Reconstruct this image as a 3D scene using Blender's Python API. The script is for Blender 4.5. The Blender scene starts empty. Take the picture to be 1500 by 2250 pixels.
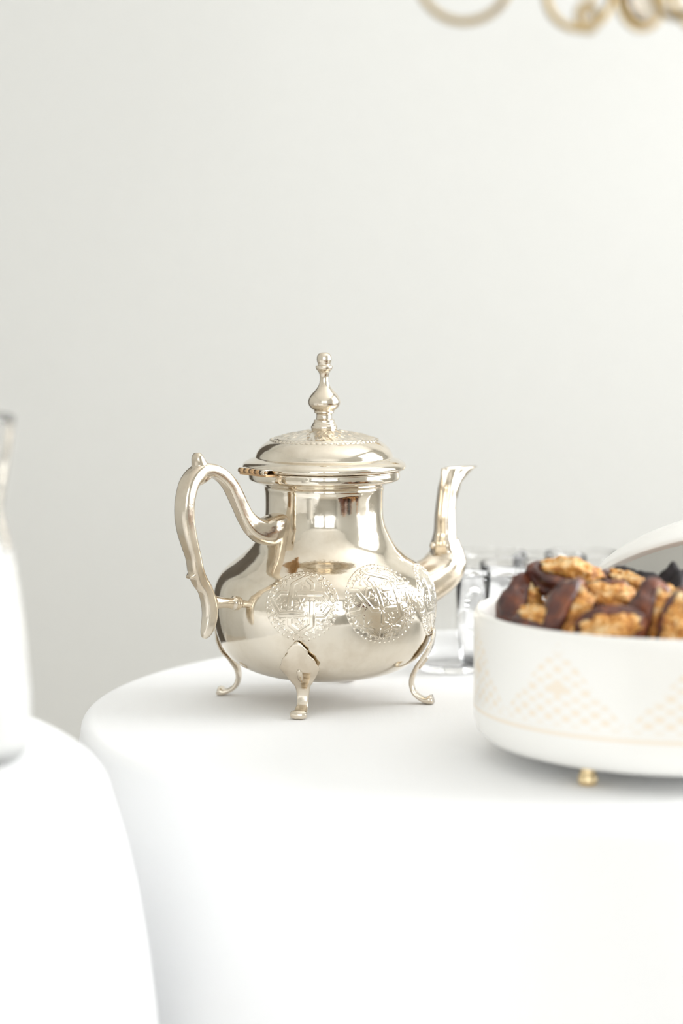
import bpy, bmesh, math, random
import numpy as np
from mathutils import Vector, Matrix, noise

random.seed(7)
PI = math.pi
SC = bpy.context.scene
COL = SC.collection

# ------------------------------------------------------------------ camera
F = 5312.5                       # 85 mm lens, focal length in pixels of the 1500 x 2250 frame
PITCH = math.atan(565 / F)
TZ = 0.75                        # height of the main table top
CAMZ = TZ + 0.280
cam_d = bpy.data.cameras.new('camera')
cam = bpy.data.objects.new('camera', cam_d)
COL.objects.link(cam)
cam.location = (0, 0, CAMZ)
cam.rotation_euler = (PI / 2 - PITCH, 0, 0)
cam_d.sensor_fit = 'VERTICAL'
cam_d.sensor_height = 36
cam_d.sensor_width = 24
cam_d.lens = 85
cam_d.clip_start = 0.02
cam_d.dof.use_dof = True
cam_d.dof.focus_distance = 1.475
cam_d.dof.aperture_fstop = 3.6
SC.camera = cam

# ------------------------------------------------------------------ light
SC.view_settings.view_transform = 'Standard'
SC.view_settings.look = 'None'
SC.view_settings.gamma = 1
SC.view_settings.use_curve_mapping = False
SC.view_settings.exposure = 0.60
SC.cycles.max_bounces = 28
SC.cycles.transmission_bounces = 28
SC.cycles.glossy_bounces = 24
SC.cycles.diffuse_bounces = 8
SC.cycles.sample_clamp_indirect = 6
world = bpy.data.worlds.new('daylight')
SC.world = world
world.use_nodes = True
bg = world.node_tree.nodes['Background']
bg.inputs['Color'].default_value = (0.93, 0.97, 1.0, 1)
bg.inputs['Strength'].default_value = 1.4


def window_light(name, loc, rot, w, h, energy, color):
    d = bpy.data.lights.new(name, 'AREA')
    d.shape = 'RECTANGLE'
    d.size = w
    d.size_y = h
    d.energy = energy
    d.color = color
    o = bpy.data.objects.new(name, d)
    o.location = loc
    o.rotation_euler = rot
    COL.objects.link(o)
    return o


TILT = math.radians(-25)
# room box: x -1.9..2.5, y -2.6..2.75, z 0..2.7
RX0, RX1, RY0, RY1, RZ = -1.9, 1.7, -2.6, 3.0, 2.7
window_light('window_daylight', (-0.75, RY0 - 0.14, 1.60), (PI / 2 - TILT, 0, 0), 1.3, 1.8, 6, (0.98, 0.99, 1.0))
window_light('window_daylight', (0.80, RY0 - 0.14, 1.60), (PI / 2 - TILT, 0, 0), 1.3, 1.8, 13, (0.98, 0.99, 1.0))
window_light('window_daylight', (RX1 + 0.14, 1.60, 1.60), (PI / 2 - TILT, 0, PI / 2), 1.4, 1.8, 44, (0.98, 0.99, 1.0))


# ------------------------------------------------------------------ helpers
def pix_dir(px, py):
    a = (px - 750) / F
    b = (py - 1125) / F
    c, s = math.cos(PITCH), math.sin(PITCH)
    return Vector((a, c - b * s, -s - b * c))


def at_depth(px, py, Y):
    d = pix_dir(px, py)
    return Vector((0, 0, CAMZ)) + d * (Y / d.y)


def link(name, me, mat=None, parent=None, smooth=True):
    o = bpy.data.objects.new(name, me)
    COL.objects.link(o)
    if mat:
        me.materials.append(mat)
    if smooth and len(me.polygons):
        me.polygons.foreach_set('use_smooth', [True] * len(me.polygons))
    if parent:
        o.parent = parent
    return o


def mesh(verts, faces):
    me = bpy.data.meshes.new('m')
    me.from_pydata([tuple(v) for v in verts], [], faces)
    me.update()
    return me


def empty(name, loc, label=None, cat=None, group=None, rz=0):
    o = bpy.data.objects.new(name, None)
    o.empty_display_size = 0.02
    COL.objects.link(o)
    o.location = loc
    o.rotation_euler = (0, 0, rz)
    return tag(o, label, cat, group)


def tag(o, label=None, cat=None, group=None, kind=None):
    if label:
        o['label'] = label
    if cat:
        o['category'] = cat
    if group:
        o['group'] = group
    if kind:
        o['kind'] = kind
    return o


def spline(pts, n):
    """centripetal-free Catmull-Rom through rows of numbers, n steps per span"""
    P = [np.array(p, float) for p in pts]
    P = [2 * P[0] - P[1]] + P + [2 * P[-1] - P[-2]]
    out = []
    for i in range(1, len(P) - 2):
        for k in range(n):
            t = k / n
            a, b, c, d = P[i - 1], P[i], P[i + 1], P[i + 2]
            out.append(0.5 * ((2 * b) + (-a + c) * t + (2 * a - 5 * b + 4 * c - d) * t * t + (-a + 3 * b - 3 * c + d) * t ** 3))
    out.append(P[-2])
    return out


def lathe_mesh(prof, seg=96):
    """prof: list of (r, z); r == 0 collapses to a pole"""
    V, Fc, rows = [], [], []
    for r, z in prof:
        if r <= 1e-6:
            rows.append([len(V)])
            V.append((0, 0, z))
        else:
            rows.append(list(range(len(V), len(V) + seg)))
            for k in range(seg):
                a = 2 * PI * k / seg
                V.append((r * math.cos(a), r * math.sin(a), z))
    for A, B in zip(rows, rows[1:]):
        if len(A) == 1 and len(B) == 1:
            continue
        for k in range(seg):
            k2 = (k + 1) % seg
            if len(A) == 1:
                Fc.append((A[0], B[k2], B[k]))
            elif len(B) == 1:
                Fc.append((A[k], A[k2], B[0]))
            else:
                Fc.append((A[k], A[k2], B[k2], B[k]))
    return mesh(V, Fc)


def lathe(name, prof, mat, parent=None, seg=96, loc=None):
    o = link(name, lathe_mesh(prof, seg), mat, parent)
    if loc is not None:
        o.location = loc
    return o


def box_verts(x0, x1, y0, y1, z0, z1):
    v = [(x, y, z) for z in (z0, z1) for y in (y0, y1) for x in (x0, x1)]
    f = [(0, 2, 3, 1), (4, 5, 7, 6), (0, 1, 5, 4), (2, 6, 7, 3), (0, 4, 6, 2), (1, 3, 7, 5)]
    return v, f


def boxes(name, lst, mat, parent=None, bevel=0):
    V, Fc = [], []
    for b in lst:
        v, f = box_verts(*b)
        n = len(V)
        V += v
        Fc += [tuple(i + n for i in q) for q in f]
    o = link(name, mesh(V, Fc), mat, parent, smooth=False)
    if bevel:
        m = o.modifiers.new('bevel', 'BEVEL')
        m.width = bevel
        m.segments = 2
    return o


def tube_verts(path, radii, seg=16, closed=False, cap=True):
    """round tube along a list of points; returns verts, faces"""
    P = [Vector(p) for p in path]
    n = len(P)
    V, Fc = [], []
    up = None
    for i in range(n):
        t = (P[(i + 1) % n] - P[i - 1]) if closed else (P[min(i + 1, n - 1)] - P[max(i - 1, 0)])
        t.normalize()
        if up is None:
            up = t.orthogonal().normalized()
        up = (up - t * up.dot(t)).normalized()
        s = t.cross(up)
        r = radii[i] if hasattr(radii, '__len__') else radii
        for k in range(seg):
            a = 2 * PI * k / seg
            V.append(P[i] + up * (r * math.cos(a)) + s * (r * math.sin(a)))
    for i in range(n if closed else n - 1):
        j = (i + 1) % n
        for k in range(seg):
            k2 = (k + 1) % seg
            Fc.append((i * seg + k, i * seg + k2, j * seg + k2, j * seg + k))
    if cap and not closed:
        Fc.append(tuple(reversed(range(seg))))
        Fc.append(tuple(range((n - 1) * seg, n * seg)))
    return V, Fc


def tube(name, path, radii, mat, parent=None, seg=16, closed=False):
    V, Fc = tube_verts(path, radii, seg, closed)
    return link(name, mesh(V, Fc), mat, parent)


# ------------------------------------------------------------------ materials
def new_mat(name):
    m = bpy.data.materials.new(name)
    m.use_nodes = True
    nt = m.node_tree
    return m, nt, nt.nodes['Principled BSDF']


def N(nt, kind, **kw):
    n = nt.nodes.new(kind)
    for k, v in kw.items():
        if k in n.inputs:
            n.inputs[k].default_value = v
        else:
            setattr(n, k, v)
    return n


def noise_node(nt, scale, detail=4, rough=0.5, vec=None):
    n = nt.nodes.new('ShaderNodeTexNoise')
    n.inputs['Scale'].default_value = scale
    n.inputs['Detail'].default_value = detail
    n.inputs['Roughness'].default_value = rough
    tc = nt.nodes.new('ShaderNodeTexCoord')
    nt.links.new(tc.outputs['Object'], n.inputs['Vector'])
    return n


def ramp(nt, src, stops):
    r = nt.nodes.new('ShaderNodeValToRGB')
    e = r.color_ramp.elements
    while len(e) < len(stops):
        e.new(0.5)
    for el, (p, c) in zip(e, stops):
        el.position = p
        el.color = (c[0], c[1], c[2], 1) if hasattr(c, '__len__') else (c, c, c, 1)
    nt.links.new(src, r.inputs['Fac'])
    return r


def bump(nt, bs, src, strength, dist):
    b = nt.nodes.new('ShaderNodeBump')
    b.inputs['Strength'].default_value = strength
    b.inputs['Distance'].default_value = dist
    nt.links.new(src, b.inputs['Height'])
    nt.links.new(b.outputs['Normal'], bs.inputs['Normal'])
    return b


def plain(name, col, rough=0.6, metal=0.0, nscale=30, var=0.03, bstr=0.1, bdist=0.001, spec=0.5):
    m, nt, bs = new_mat(name)
    n = noise_node(nt, nscale)
    lo = [max(0, c * (1 - var)) for c in col]
    hi = [min(1, c * (1 + var)) for c in col]
    r = ramp(nt, n.outputs['Fac'], [(0.3, lo), (0.7, hi)])
    nt.links.new(r.outputs['Color'], bs.inputs['Base Color'])
    bs.inputs['Roughness'].default_value = rough
    bs.inputs['Metallic'].default_value = metal
    bs.inputs['Specular IOR Level'].default_value = spec
    if bstr:
        bump(nt, bs, n.outputs['Fac'], bstr, bdist)
    return m


def metal_mat(name, c0, c1, c2, r0, r1, bdist=0.0006):
    m, nt, bs = new_mat(name)
    big = noise_node(nt, 28, 5, 0.6)
    fine = noise_node(nt, 240, 3, 0.6)
    r = ramp(nt, big.outputs['Fac'], [(0.3, c0), (0.55, c1), (0.8, c2)])
    nt.links.new(r.outputs['Color'], bs.inputs['Base Color'])
    bs.inputs['Metallic'].default_value = 1
    rr = ramp(nt, big.outputs['Fac'], [(0.35, r0), (0.7, r1)])
    ad = N(nt, 'ShaderNodeMath', operation='MULTIPLY_ADD')
    nt.links.new(fine.outputs['Fac'], ad.inputs[0])
    ad.inputs[1].default_value = 0.06
    nt.links.new(rr.outputs['Color'], ad.inputs[2])
    nt.links.new(ad.outputs[0], bs.inputs['Roughness'])
    bump(nt, bs, big.outputs['Fac'], 0.35, bdist)
    return m


M = {}
M['silver'] = metal_mat('tarnished_silver', (0.60, 0.52, 0.41), (0.77, 0.705, 0.60), (0.82, 0.765, 0.675), 0.02, 0.11)
M['cast'] = metal_mat('cast_silver', (0.56, 0.47, 0.36), (0.735, 0.66, 0.55), (0.80, 0.735, 0.64), 0.08, 0.20, 0.0012)
M['brass'] = metal_mat('worn_brass', (0.50, 0.28, 0.14), (0.62, 0.42, 0.24), (0.72, 0.58, 0.40), 0.2, 0.35)
M['gold'] = metal_mat('satin_gold', (0.78, 0.60, 0.34), (0.86, 0.69, 0.42), (0.90, 0.74, 0.50), 0.25, 0.35)
M['chand'] = metal_mat('aged_brass', (0.30, 0.21, 0.10), (0.40, 0.30, 0.15), (0.47, 0.36, 0.20), 0.35, 0.5)
M['wall'] = plain('wall_paint', (0.62, 0.62, 0.60), 0.9, nscale=60, var=0.01, bdist=0.0008, spec=0.2)
M['ceiling'] = plain('ceiling_paint', (0.93, 0.93, 0.92), 0.9, nscale=50, var=0.01, spec=0.2)
M['trim'] = plain('trim_paint', (0.86, 0.85, 0.83), 0.45, nscale=20, var=0.01)
M['dark_wood'] = plain('added_door_wood', (0.09, 0.075, 0.06), 0.45, nscale=12, var=0.3)
M['ceramic'] = plain('white_ceramic', (0.90, 0.89, 0.86), 0.22, nscale=8, var=0.005, bstr=0)
M['lid_shade'] = plain('shaded_ceramic', (0.55, 0.54, 0.50), 0.8, nscale=30, var=0.02, spec=0.2)  # white ceramic greyed: shade inside the dish lid put into the colour
M['wood'] = plain('table_wood', (0.42, 0.30, 0.19), 0.5, nscale=14, var=0.25)


def floor_mat():
    m, nt, bs = new_mat('pale_oak_floor')
    tc = N(nt, 'ShaderNodeTexCoord')
    mp = N(nt, 'ShaderNodeMapping')
    mp.inputs['Scale'].default_value = (12, 1.2, 1)
    nt.links.new(tc.outputs['Object'], mp.inputs['Vector'])
    n = N(nt, 'ShaderNodeTexNoise')
    n.inputs['Scale'].default_value = 3
    n.inputs['Detail'].default_value = 6
    nt.links.new(mp.outputs['Vector'], n.inputs['Vector'])
    r = ramp(nt, n.outputs['Fac'], [(0.3, (0.62, 0.57, 0.50)), (0.7, (0.74, 0.69, 0.62))])
    nt.links.new(r.outputs['Color'], bs.inputs['Base Color'])
    bs.inputs['Roughness'].default_value = 0.4
    return m


def cloth_mat():
    m, nt, bs = new_mat('white_tablecloth')
    bs.inputs['Base Color'].default_value = (0.935, 0.94, 0.95, 1)
    bs.inputs['Roughness'].default_value = 0.95
    bs.inputs['Specular IOR Level'].default_value = 0.1
    tc = N(nt, 'ShaderNodeTexCoord')
    w1 = N(nt, 'ShaderNodeTexWave', bands_direction='X', Scale=420.0)
    w2 = N(nt, 'ShaderNodeTexWave', bands_direction='Y', Scale=420.0)
    ad = N(nt, 'ShaderNodeMath', operation='ADD')
    for w, i in ((w1, 0), (w2, 1)):
        nt.links.new(tc.outputs['Object'], w.inputs['Vector'])
        nt.links.new(w.outputs['Fac'], ad.inputs[i])
    bump(nt, bs, ad.outputs[0], 0.15, 0.0003)
    return m


def glass_mat(name, col, rough=0.0, ior=1.24):
    m, nt, bs = new_mat(name)
    bs.inputs['Base Color'].default_value = (*col, 1)
    bs.inputs['Roughness'].default_value = rough
    bs.inputs['Transmission Weight'].default_value = 1
    bs.inputs['IOR'].default_value = ior
    return m


def date_mat():
    m, nt, bs = new_mat('date_skin')
    n = noise_node(nt, 90, 5, 0.6)
    r = ramp(nt, n.outputs['Fac'], [(0.32, (0.032, 0.010, 0.009)), (0.52, (0.11, 0.030, 0.018)), (0.72, (0.30, 0.085, 0.028))])
    nt.links.new(r.outputs['Color'], bs.inputs['Base Color'])
    bs.inputs['Roughness'].default_value = 0.32
    bs.inputs['Coat Weight'].default_value = 0.35
    bs.inputs['Coat Roughness'].default_value = 0.25
    w = noise_node(nt, 260, 3, 0.6)
    bump(nt, bs, w.outputs['Fac'], 0.6, 0.0012)
    return m


def walnut_mat():
    m, nt, bs = new_mat('walnut_kernel')
    n = noise_node(nt, 130, 4, 0.6)
    n2 = noise_node(nt, 420, 2, 0.5)
    mm = N(nt, 'ShaderNodeMath', operation='MULTIPLY_ADD')
    nt.links.new(n2.outputs['Fac'], mm.inputs[0])
    mm.inputs[1].default_value = 0.6
    ms = N(nt, 'ShaderNodeMath', operation='SUBTRACT')
    nt.links.new(n.outputs['Fac'], ms.inputs[0])
    ms.inputs[1].default_value = 0.30
    nt.links.new(ms.outputs[0], mm.inputs[2])
    r = ramp(nt, mm.outputs[0], [(0.34, (0.42, 0.15, 0.03)), (0.47, (0.80, 0.38, 0.08)), (0.62, (0.95, 0.72, 0.40))])
    nt.links.new(r.outputs['Color'], bs.inputs['Base Color'])
    bs.inputs['Roughness'].default_value = 0.5
    bump(nt, bs, n.outputs['Fac'], 0.6, 0.001)
    return m


def print_mat():
    """white glaze with the pale gold stepped-diamond print; UV: u = motif repeat, v = height of the print band"""
    m, nt, bs = new_mat('gold_printed_ceramic')
    L = nt.links
    uv = N(nt, 'ShaderNodeUVMap', uv_map='print')
    sp = N(nt, 'ShaderNodeSeparateXYZ')
    L.new(uv.outputs['UV'], sp.inputs[0])

    def mt(op, a, b=None, c=None):
        n = N(nt, 'ShaderNodeMath', operation=op)
        for i, x in enumerate((a, b, c)):
            if x is None:
                continue
            if isinstance(x, (int, float)):
                n.inputs[i].default_value = x
            else:
                L.new(x, n.inputs[i])
        return n.outputs[0]
    u, v = sp.outputs[0], sp.outputs[1]
    fu = mt('ABSOLUTE', mt('SUBTRACT', mt('FRACT', u), 0.5))          # 0 at the motif centre, .5 between motifs
    K = 14.0
    a = mt('MULTIPLY', fu, K)
    b = mt('MULTIPLY', v, K * 0.93)
    # lattice of small lozenges
    p = mt('ADD', a, b)
    q = mt('SUBTRACT', a, b)
    fp = mt('ABSOLUTE', mt('SUBTRACT', mt('FRACT', mt('MULTIPLY', p, 0.5)), 0.5))
    fq = mt('ABSOLUTE', mt('SUBTRACT', mt('FRACT', mt('MULTIPLY', q, 0.5)), 0.5))
    dots = mt('MULTIPLY', mt('LESS_THAN', fp, 0.30), mt('LESS_THAN', fq, 0.30))
    ip = mt('ADD', mt('FLOOR', mt('MULTIPLY', p, 0.5)), mt('FLOOR', mt('MULTIPLY', mt('MULTIPLY', q, -1.0), 0.5)))
    keep = mt('GREATER_THAN', mt('FRACT', mt('ADD', mt('MULTIPLY', ip, 0.41), mt('MULTIPLY', mt('FLOOR', b), 0.29))), 0.38)
    dots = mt('MULTIPLY', dots, mt('ADD', mt('MULTIPLY', keep, 0.7), 0.3))
    lines = mt('MAXIMUM', mt('LESS_THAN', fp, 0.06), mt('LESS_THAN', fq, 0.06))
    # centre lozenge of the motif
    big = mt('LESS_THAN', mt('ADD', mt('MULTIPLY', fu, 1.0), mt('MULTIPLY', mt('ABSOLUTE', mt('SUBTRACT', v, 0.48)), 0.9)), 0.09)
    tri = mt('LESS_THAN', mt('ADD', mt('MULTIPLY', fu, 1.75), v), 0.98)
    pat = mt('MULTIPLY', mt('MAXIMUM', mt('MAXIMUM', dots, mt('MULTIPLY', lines, 0.5)), big), tri)
    vin = mt('MULTIPLY', mt('GREATER_THAN', v, 0.03), mt('LESS_THAN', v, 1.0))
    band = mt('MULTIPLY', mt('GREATER_THAN', v, -0.045), mt('LESS_THAN', v, 0.0))
    fac = mt('MULTIPLY', mt('MAXIMUM', mt('MULTIPLY', pat, vin), band), 0.42)
    mx = N(nt, 'ShaderNodeMix', data_type='RGBA')
    L.new(fac, mx.inputs['Factor'])
    mx.inputs['A'].default_value = (0.90, 0.89, 0.86, 1)
    mx.inputs['B'].default_value = (0.86, 0.66, 0.42, 1)
    L.new(mx.outputs['Result'], bs.inputs['Base Color'])
    bs.inputs['Roughness'].default_value = 0.25
    return m


M['floor'] = floor_mat()
M['cloth'] = cloth_mat()
M['glass'] = glass_mat('clear_glass', (1.0, 1.0, 1.0))
M['carafe'] = glass_mat('carafe_glass', (1.0, 1.0, 1.0), 0.02, 1.38)
M['smoke'] = glass_mat('smoked_glass', (0.78, 0.70, 0.60), 0.05)
M['date'] = date_mat()
M['walnut'] = walnut_mat()
M['print'] = print_mat()
M['prune'] = plain('prune_skin', (0.014, 0.009, 0.010), 0.55, nscale=120, var=0.6, bstr=0.8, bdist=0.001, spec=0.3)
M['milk'] = plain('milk', (0.93, 0.93, 0.91), 0.35, nscale=5, var=0.0, bstr=0)
M['candle'] = plain('candle_sleeve', (0.85, 0.82, 0.74), 0.5, nscale=10)

# ------------------------------------------------------------------ room
T = 0.12


def structure(o):
    o['kind'] = 'structure'
    return o


structure(boxes('floor', [(RX0, RX1, RY0, RY1, -0.1, 0)], M['floor']))
structure(boxes('ceiling', [(RX0, RX1, RY0, RY1, RZ, RZ + 0.1)], M['ceiling']))
structure(boxes('wall_back', [(RX0 - T, -1.45, RY1, RY1 + T, 0, RZ), (-0.55, RX1 + T, RY1, RY1 + T, 0, RZ), (-1.45, -0.55, RY1, RY1 + T, 2.1, RZ)], M['wall']))
# front wall with two window openings, right wall with one, left wall plain; the back wall's doorway is added
Z0, Z1 = 0.7, 2.5
fw = [(-0.75, 0.65), (0.95, 0.65)]
structure(boxes('wall_front', [
    (RX0 - T, RX1 + T, RY0 - T, RY0, 0, Z0), (RX0 - T, RX1 + T, RY0 - T, RY0, Z1, RZ),
    (RX0 - T, -1.4, RY0 - T, RY0, Z0, Z1), (-0.1, 0.15, RY0 - T, RY0, Z0, Z1), (1.45, RX1 + T, RY0 - T, RY0, Z0, Z1)], M['wall']))
structure(boxes('wall_right', [
    (RX1, RX1 + T, RY0, RY1, 0, Z0), (RX1, RX1 + T, RY0, RY1, Z1, RZ),
    (RX1, RX1 + T, RY0, 0.9, Z0, Z1), (RX1, RX1 + T, 2.3, RY1, Z0, Z1)], M['wall']))
structure(boxes('wall_left', [(RX0 - T, RX0, RY0, RY1, 0, RZ)], M['wall']))
d1 = structure(boxes('added_door_1', [(-1.43, -0.57, RY1 + 0.03, RY1 + 0.07, 0.0, 2.08)], M['dark_wood'], bevel=0.004))  # unseen, added so the teapot's edges reflect something dark
kn = lathe('door_handle', [(0, 0.06), (0.02, 0.058), (0.028, 0.045), (0.02, 0.03), (0.01, 0.02), (0.01, 0), (0, 0)], M['brass'], d1, 24)
kn.location = (-0.66, RY1 + 0.03, 1.0)
kn.rotation_euler = (PI / 2, 0, 0)
structure(boxes('baseboard_back', [(RX0, -1.45, RY1 - 0.015, RY1, 0, 0.1), (-0.55, RX1, RY1 - 0.015, RY1, 0, 0.1)], M['trim'], bevel=0.004))


def window(name, horizontal, c, half, wallpos):
    """frame with sashes and glazing bars set into the opening"""
    fr = []
    b = 0.035
    w = half

    def bar(a0, a1, z0, z1, t0=0.02, t1=0.07):
        if horizontal:
            fr.append((c + a0, c + a1, wallpos - t1, wallpos - t0, z0, z1))
        else:
            fr.append((wallpos + t0, wallpos + t1, c + a0, c + a1, z0, z1))
    bar(-w, -w + b, Z0, Z1)
    bar(w - b, w, Z0, Z1)
    bar(-w, w, Z0, Z0 + b)
    bar(-w, w, Z1 - b, Z1)
    bar(-0.03, 0.03, Z0, Z1)
    bar(-w, w, 1.9, 1.93)
    return structure(boxes(name, fr, M['trim'], bevel=0.003))


window('window_1', True, -0.75, 0.65, RY0)
window('window_2', True, 0.80, 0.65, RY0)
window('window_3', False, 1.60, 0.70, RX1)


# ------------------------------------------------------------------ tables and cloths
def table(cx, cy, R, z, label):
    t = empty('round_table', (cx, cy, 0), label, 'table')
    lathe('tabletop', [(0, z - 0.034), (R - 0.02, z - 0.034), (R - 0.006, z - 0.03), (R - 0.004, z - 0.012), (R - 0.012, z - 0.004), (0, z - 0.004)], M['wood'], t, 96)
    lathe('pedestal', [(0, 0.04), (0.05, 0.04), (0.035, 0.12), (0.03, 0.4), (0.035, z - 0.08), (0.07, z - 0.04), (0, z - 0.036)], M['wood'], t, 32)
    lathe('base', [(0, 0.0), (0.2, 0.0), (0.2, 0.02), (0.08, 0.04), (0, 0.042)], M['wood'], t, 48)


def tablecloth(cx, cy, R, z, seed, label, folds, phase=0.0, flare=0.008, amp=0.016):
    rnd = random.Random(seed)
    seg = 360
    V, Fc = [], []
    prof = [(r, 0.0, 0.0) for r in (0.03, 0.3 * R, 0.6 * R, 0.85 * R)]
    re = 0.007
    prof += [(R - re, 0, 0)]
    for k in range(1, 7):
        a = PI / 2 * k / 6
        prof.append((R - re + re * math.sin(a), -re + re * math.cos(a), 0.0))
    for k in range(1, 33):
        s = k / 32
        prof.append((R, -re - s * (z - 0.03), s))
    ph = [rnd.uniform(0, 6.28) for _ in range(6)]
    rows = []
    for (r, dz, s) in prof:
        row = []
        for k in range(seg):
            a = 2 * PI * k / seg
            g = min(1.0, s * 2.2) ** 1.1
            w = (math.cos(folds * a + phase + 0.5 * math.sin(2 * a + ph[0])) * 0.7 + 0.3 * math.cos((folds * 2 - 3) * a + ph[1]))
            w = w + 0.25 * math.cos((folds + 4) * a + ph[2])
            rr = r + g * (amp * w * 0.9 + amp * 0.5) + flare * (1 - math.exp(-s * (z - 0.03) / 0.08))
            sag = 0.0
            row.append(len(V))
            V.append((rr * math.cos(a), rr * math.sin(a), z + dz + sag))
        rows.append(row)
    c = len(V)
    V.append((0, 0, z))
    for k in range(seg):
        k2 = (k + 1) % seg
        Fc.append((c, rows[0][k], rows[0][k2]))
        for A, B in zip(rows, rows[1:]):
            Fc.append((A[k], B[k], B[k2], A[k2]))
    o = link('tablecloth', mesh(V, Fc), M['cloth'])
    o.location = (cx, cy, 0)
    tag(o, label, 'tablecloth')
    return o


table(0.15, 1.478, 0.31, TZ, 'round pedestal table hidden under the cloth that carries the silver teapot')
tablecloth(0.15, 1.478, 0.31, TZ, 3, 'white cloth under the silver teapot and the dish, falling in soft folds', 13, 0.6, 0.012)
table(-0.515, 1.045, 0.411, TZ + 0.04, 'round pedestal table hidden under the cloth at the lower left')
tablecloth(-0.515, 1.045, 0.411, TZ + 0.04, 8, 'white cloth at the lower left, under the milk carafe', 12, 2.0, 0.028, 0.007)

# ------------------------------------------------------------------ teapot
PX, PY = -0.0108, 1.510
pot = empty('teapot', (PX, PY, TZ), 'engraved silver teapot with a hinged domed lid standing on four curled feet', 'teapot')
S = PY / F * 1.010                  # metres per pixel across the view at the pot's axis


def zpx(py, Y=PY):
    return at_depth(714, py, Y).z - TZ


def az_dir(deg):
    a = math.radians(deg)
    return Vector((math.sin(a), -math.cos(a), 0))


def in_plane(px, py, deg):
    """pixel -> (rho, z) in the vertical plane through the pot's axis at azimuth deg (0 = towards the viewer, 90 = right)"""
    d = pix_dir(px, py)
    n = Vector((math.cos(math.radians(deg)), math.sin(math.radians(deg)), 0))   # normal to the plane
    o = Vector((0, 0, CAMZ))
    c = Vector((PX, PY, TZ))
    t = (c - o).dot(n) / d.dot(n)
    p = o + d * t - c
    return p.dot(az_dir(deg)), p.z


body_px = [(126, 1063), (131, 1070), (129.5, 1082), (129, 1100), (129.5, 1127), (133, 1147), (139, 1163), (147, 1180), (158, 1197), (174, 1213),
           (193, 1228), (212, 1243), (227, 1259), (237, 1277), (243, 1300), (245, 1325), (244, 1350), (239, 1380), (231, 1405), (218, 1428),
           (199, 1447), (172, 1463), (135, 1475), (85, 1483), (0.0, 1486)]
bp = [(max(0, r) * S, zpx(y)) for r, y in body_px]
bprof = [(max(0.0, p[0]), p[1]) for p in spline(bp, 6)]
bprof[-1] = (0.0, bprof[-1][1])
body = lathe('body', bprof, M['silver'], pot, 256)
BR = np.array([p[0] for p in bprof])
BZ = np.array([p[1] for p in bprof])
BS = np.concatenate([[0], np.cumsum(np.hypot(np.diff(BR), np.diff(BZ)))])       # arclength from the neck down


def relief_patch(name, az0, s0, Rm, hfun, amp, n=220, rmax=1.075, smooth_to=None):
    """raised relief laid over the body; local (u, v) in units of the medallion radius, v up"""
    g = np.linspace(-rmax, rmax, n)
    U, Vv = np.meshgrid(g, g)
    H = hfun(U, Vv) * amp + 0.00012
    rad = np.hypot(U, Vv)
    H = np.where(rad > rmax - 0.035, -0.0003, H)
    s = s0 - Vv * Rm
    r = np.interp(s, BS, BR)
    z = np.interp(s, BS, BZ)
    e = 0.0006
    dr = np.interp(s + e, BS, BR) - np.interp(s - e, BS, BR)
    dz = np.interp(s + e, BS, BZ) - np.interp(s - e, BS, BZ)
    L = np.hypot(dr, dz)
    nr, nz = -dz / L, dr / L                                                     # outward normal in the (r, z) plane
    az = math.radians(az0) + U * Rm / np.interp(s0, BS, BR)
    rr = r + nr * H
    zz = z + nz * H
    X, Y = rr * np.sin(az), -rr * np.cos(az)
    V = np.stack([X, Y, zz], -1).reshape(-1, 3)
    idx = np.arange(n * n).reshape(n, n)
    keep = (rad[:-1, :-1] < rmax) & (rad[1:, 1:] < rmax) & (rad[1:, :-1] < rmax) & (rad[:-1, 1:] < rmax)
    q = np.stack([idx[:-1, :-1], idx[:-1, 1:], idx[1:, 1:], idx[1:, :-1]], -1)[keep]
    used = np.unique(q)
    mp = np.full(n * n, -1)
    mp[used] = np.arange(len(used))
    q = mp[q]
    return link(name, mesh(V[used].tolist(), [tuple(t) for t in q.tolist()]), M['silver'], pot)


def seg_dist(U, V, a, b):
    ax, ay = a
    bx, by = b
    dx, dy = bx - ax, by - ay
    t = np.clip(((U - ax) * dx + (V - ay) * dy) / (dx * dx + dy * dy + 1e-9), 0, 1)
    return np.hypot(U - ax - t * dx, V - ay - t * dy)


def straps(U, V, lines, w):
    H = np.full_like(U, -1.0)            # -1 = open ground
    for ln in lines:
        d = np.full_like(U, 9.0)
        for a, b in zip(ln, ln[1:]):
            d = np.minimum(d, seg_dist(U, V, a, b))
        prof = np.clip(1 - (d / w) ** 4, 0, 1) * (0.72 + 0.28 * (d / w) ** 2)
        H = np.where(d < w * 1.5, 0.0, H)
        H = np.where(d < w, prof, H)
    return H


def rosette(U, V, c, r, petals, rot=0.0):
    x, y = U - c[0], V - c[1]
    q = np.hypot(x, y) / r
    a = np.arctan2(y, x) + rot
    pet = np.clip(np.cos(petals * a), 0, 1) ** 0.7 * np.clip(1 - ((q - 0.62) / 0.42) ** 2, 0, 1)
    core = np.clip(1 - (q / 0.24) ** 2, 0, 1)
    return np.maximum(pet, core)


def beads(U, V, n, R, r):
    a = np.arctan2(V, U)
    k = np.round(a / (2 * PI / n)) * (2 * PI / n)
    d = np.hypot(U - R * np.cos(k), V - R * np.sin(k))
    return np.sqrt(np.clip(1 - (d / r) ** 2, 0, 1))


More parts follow.
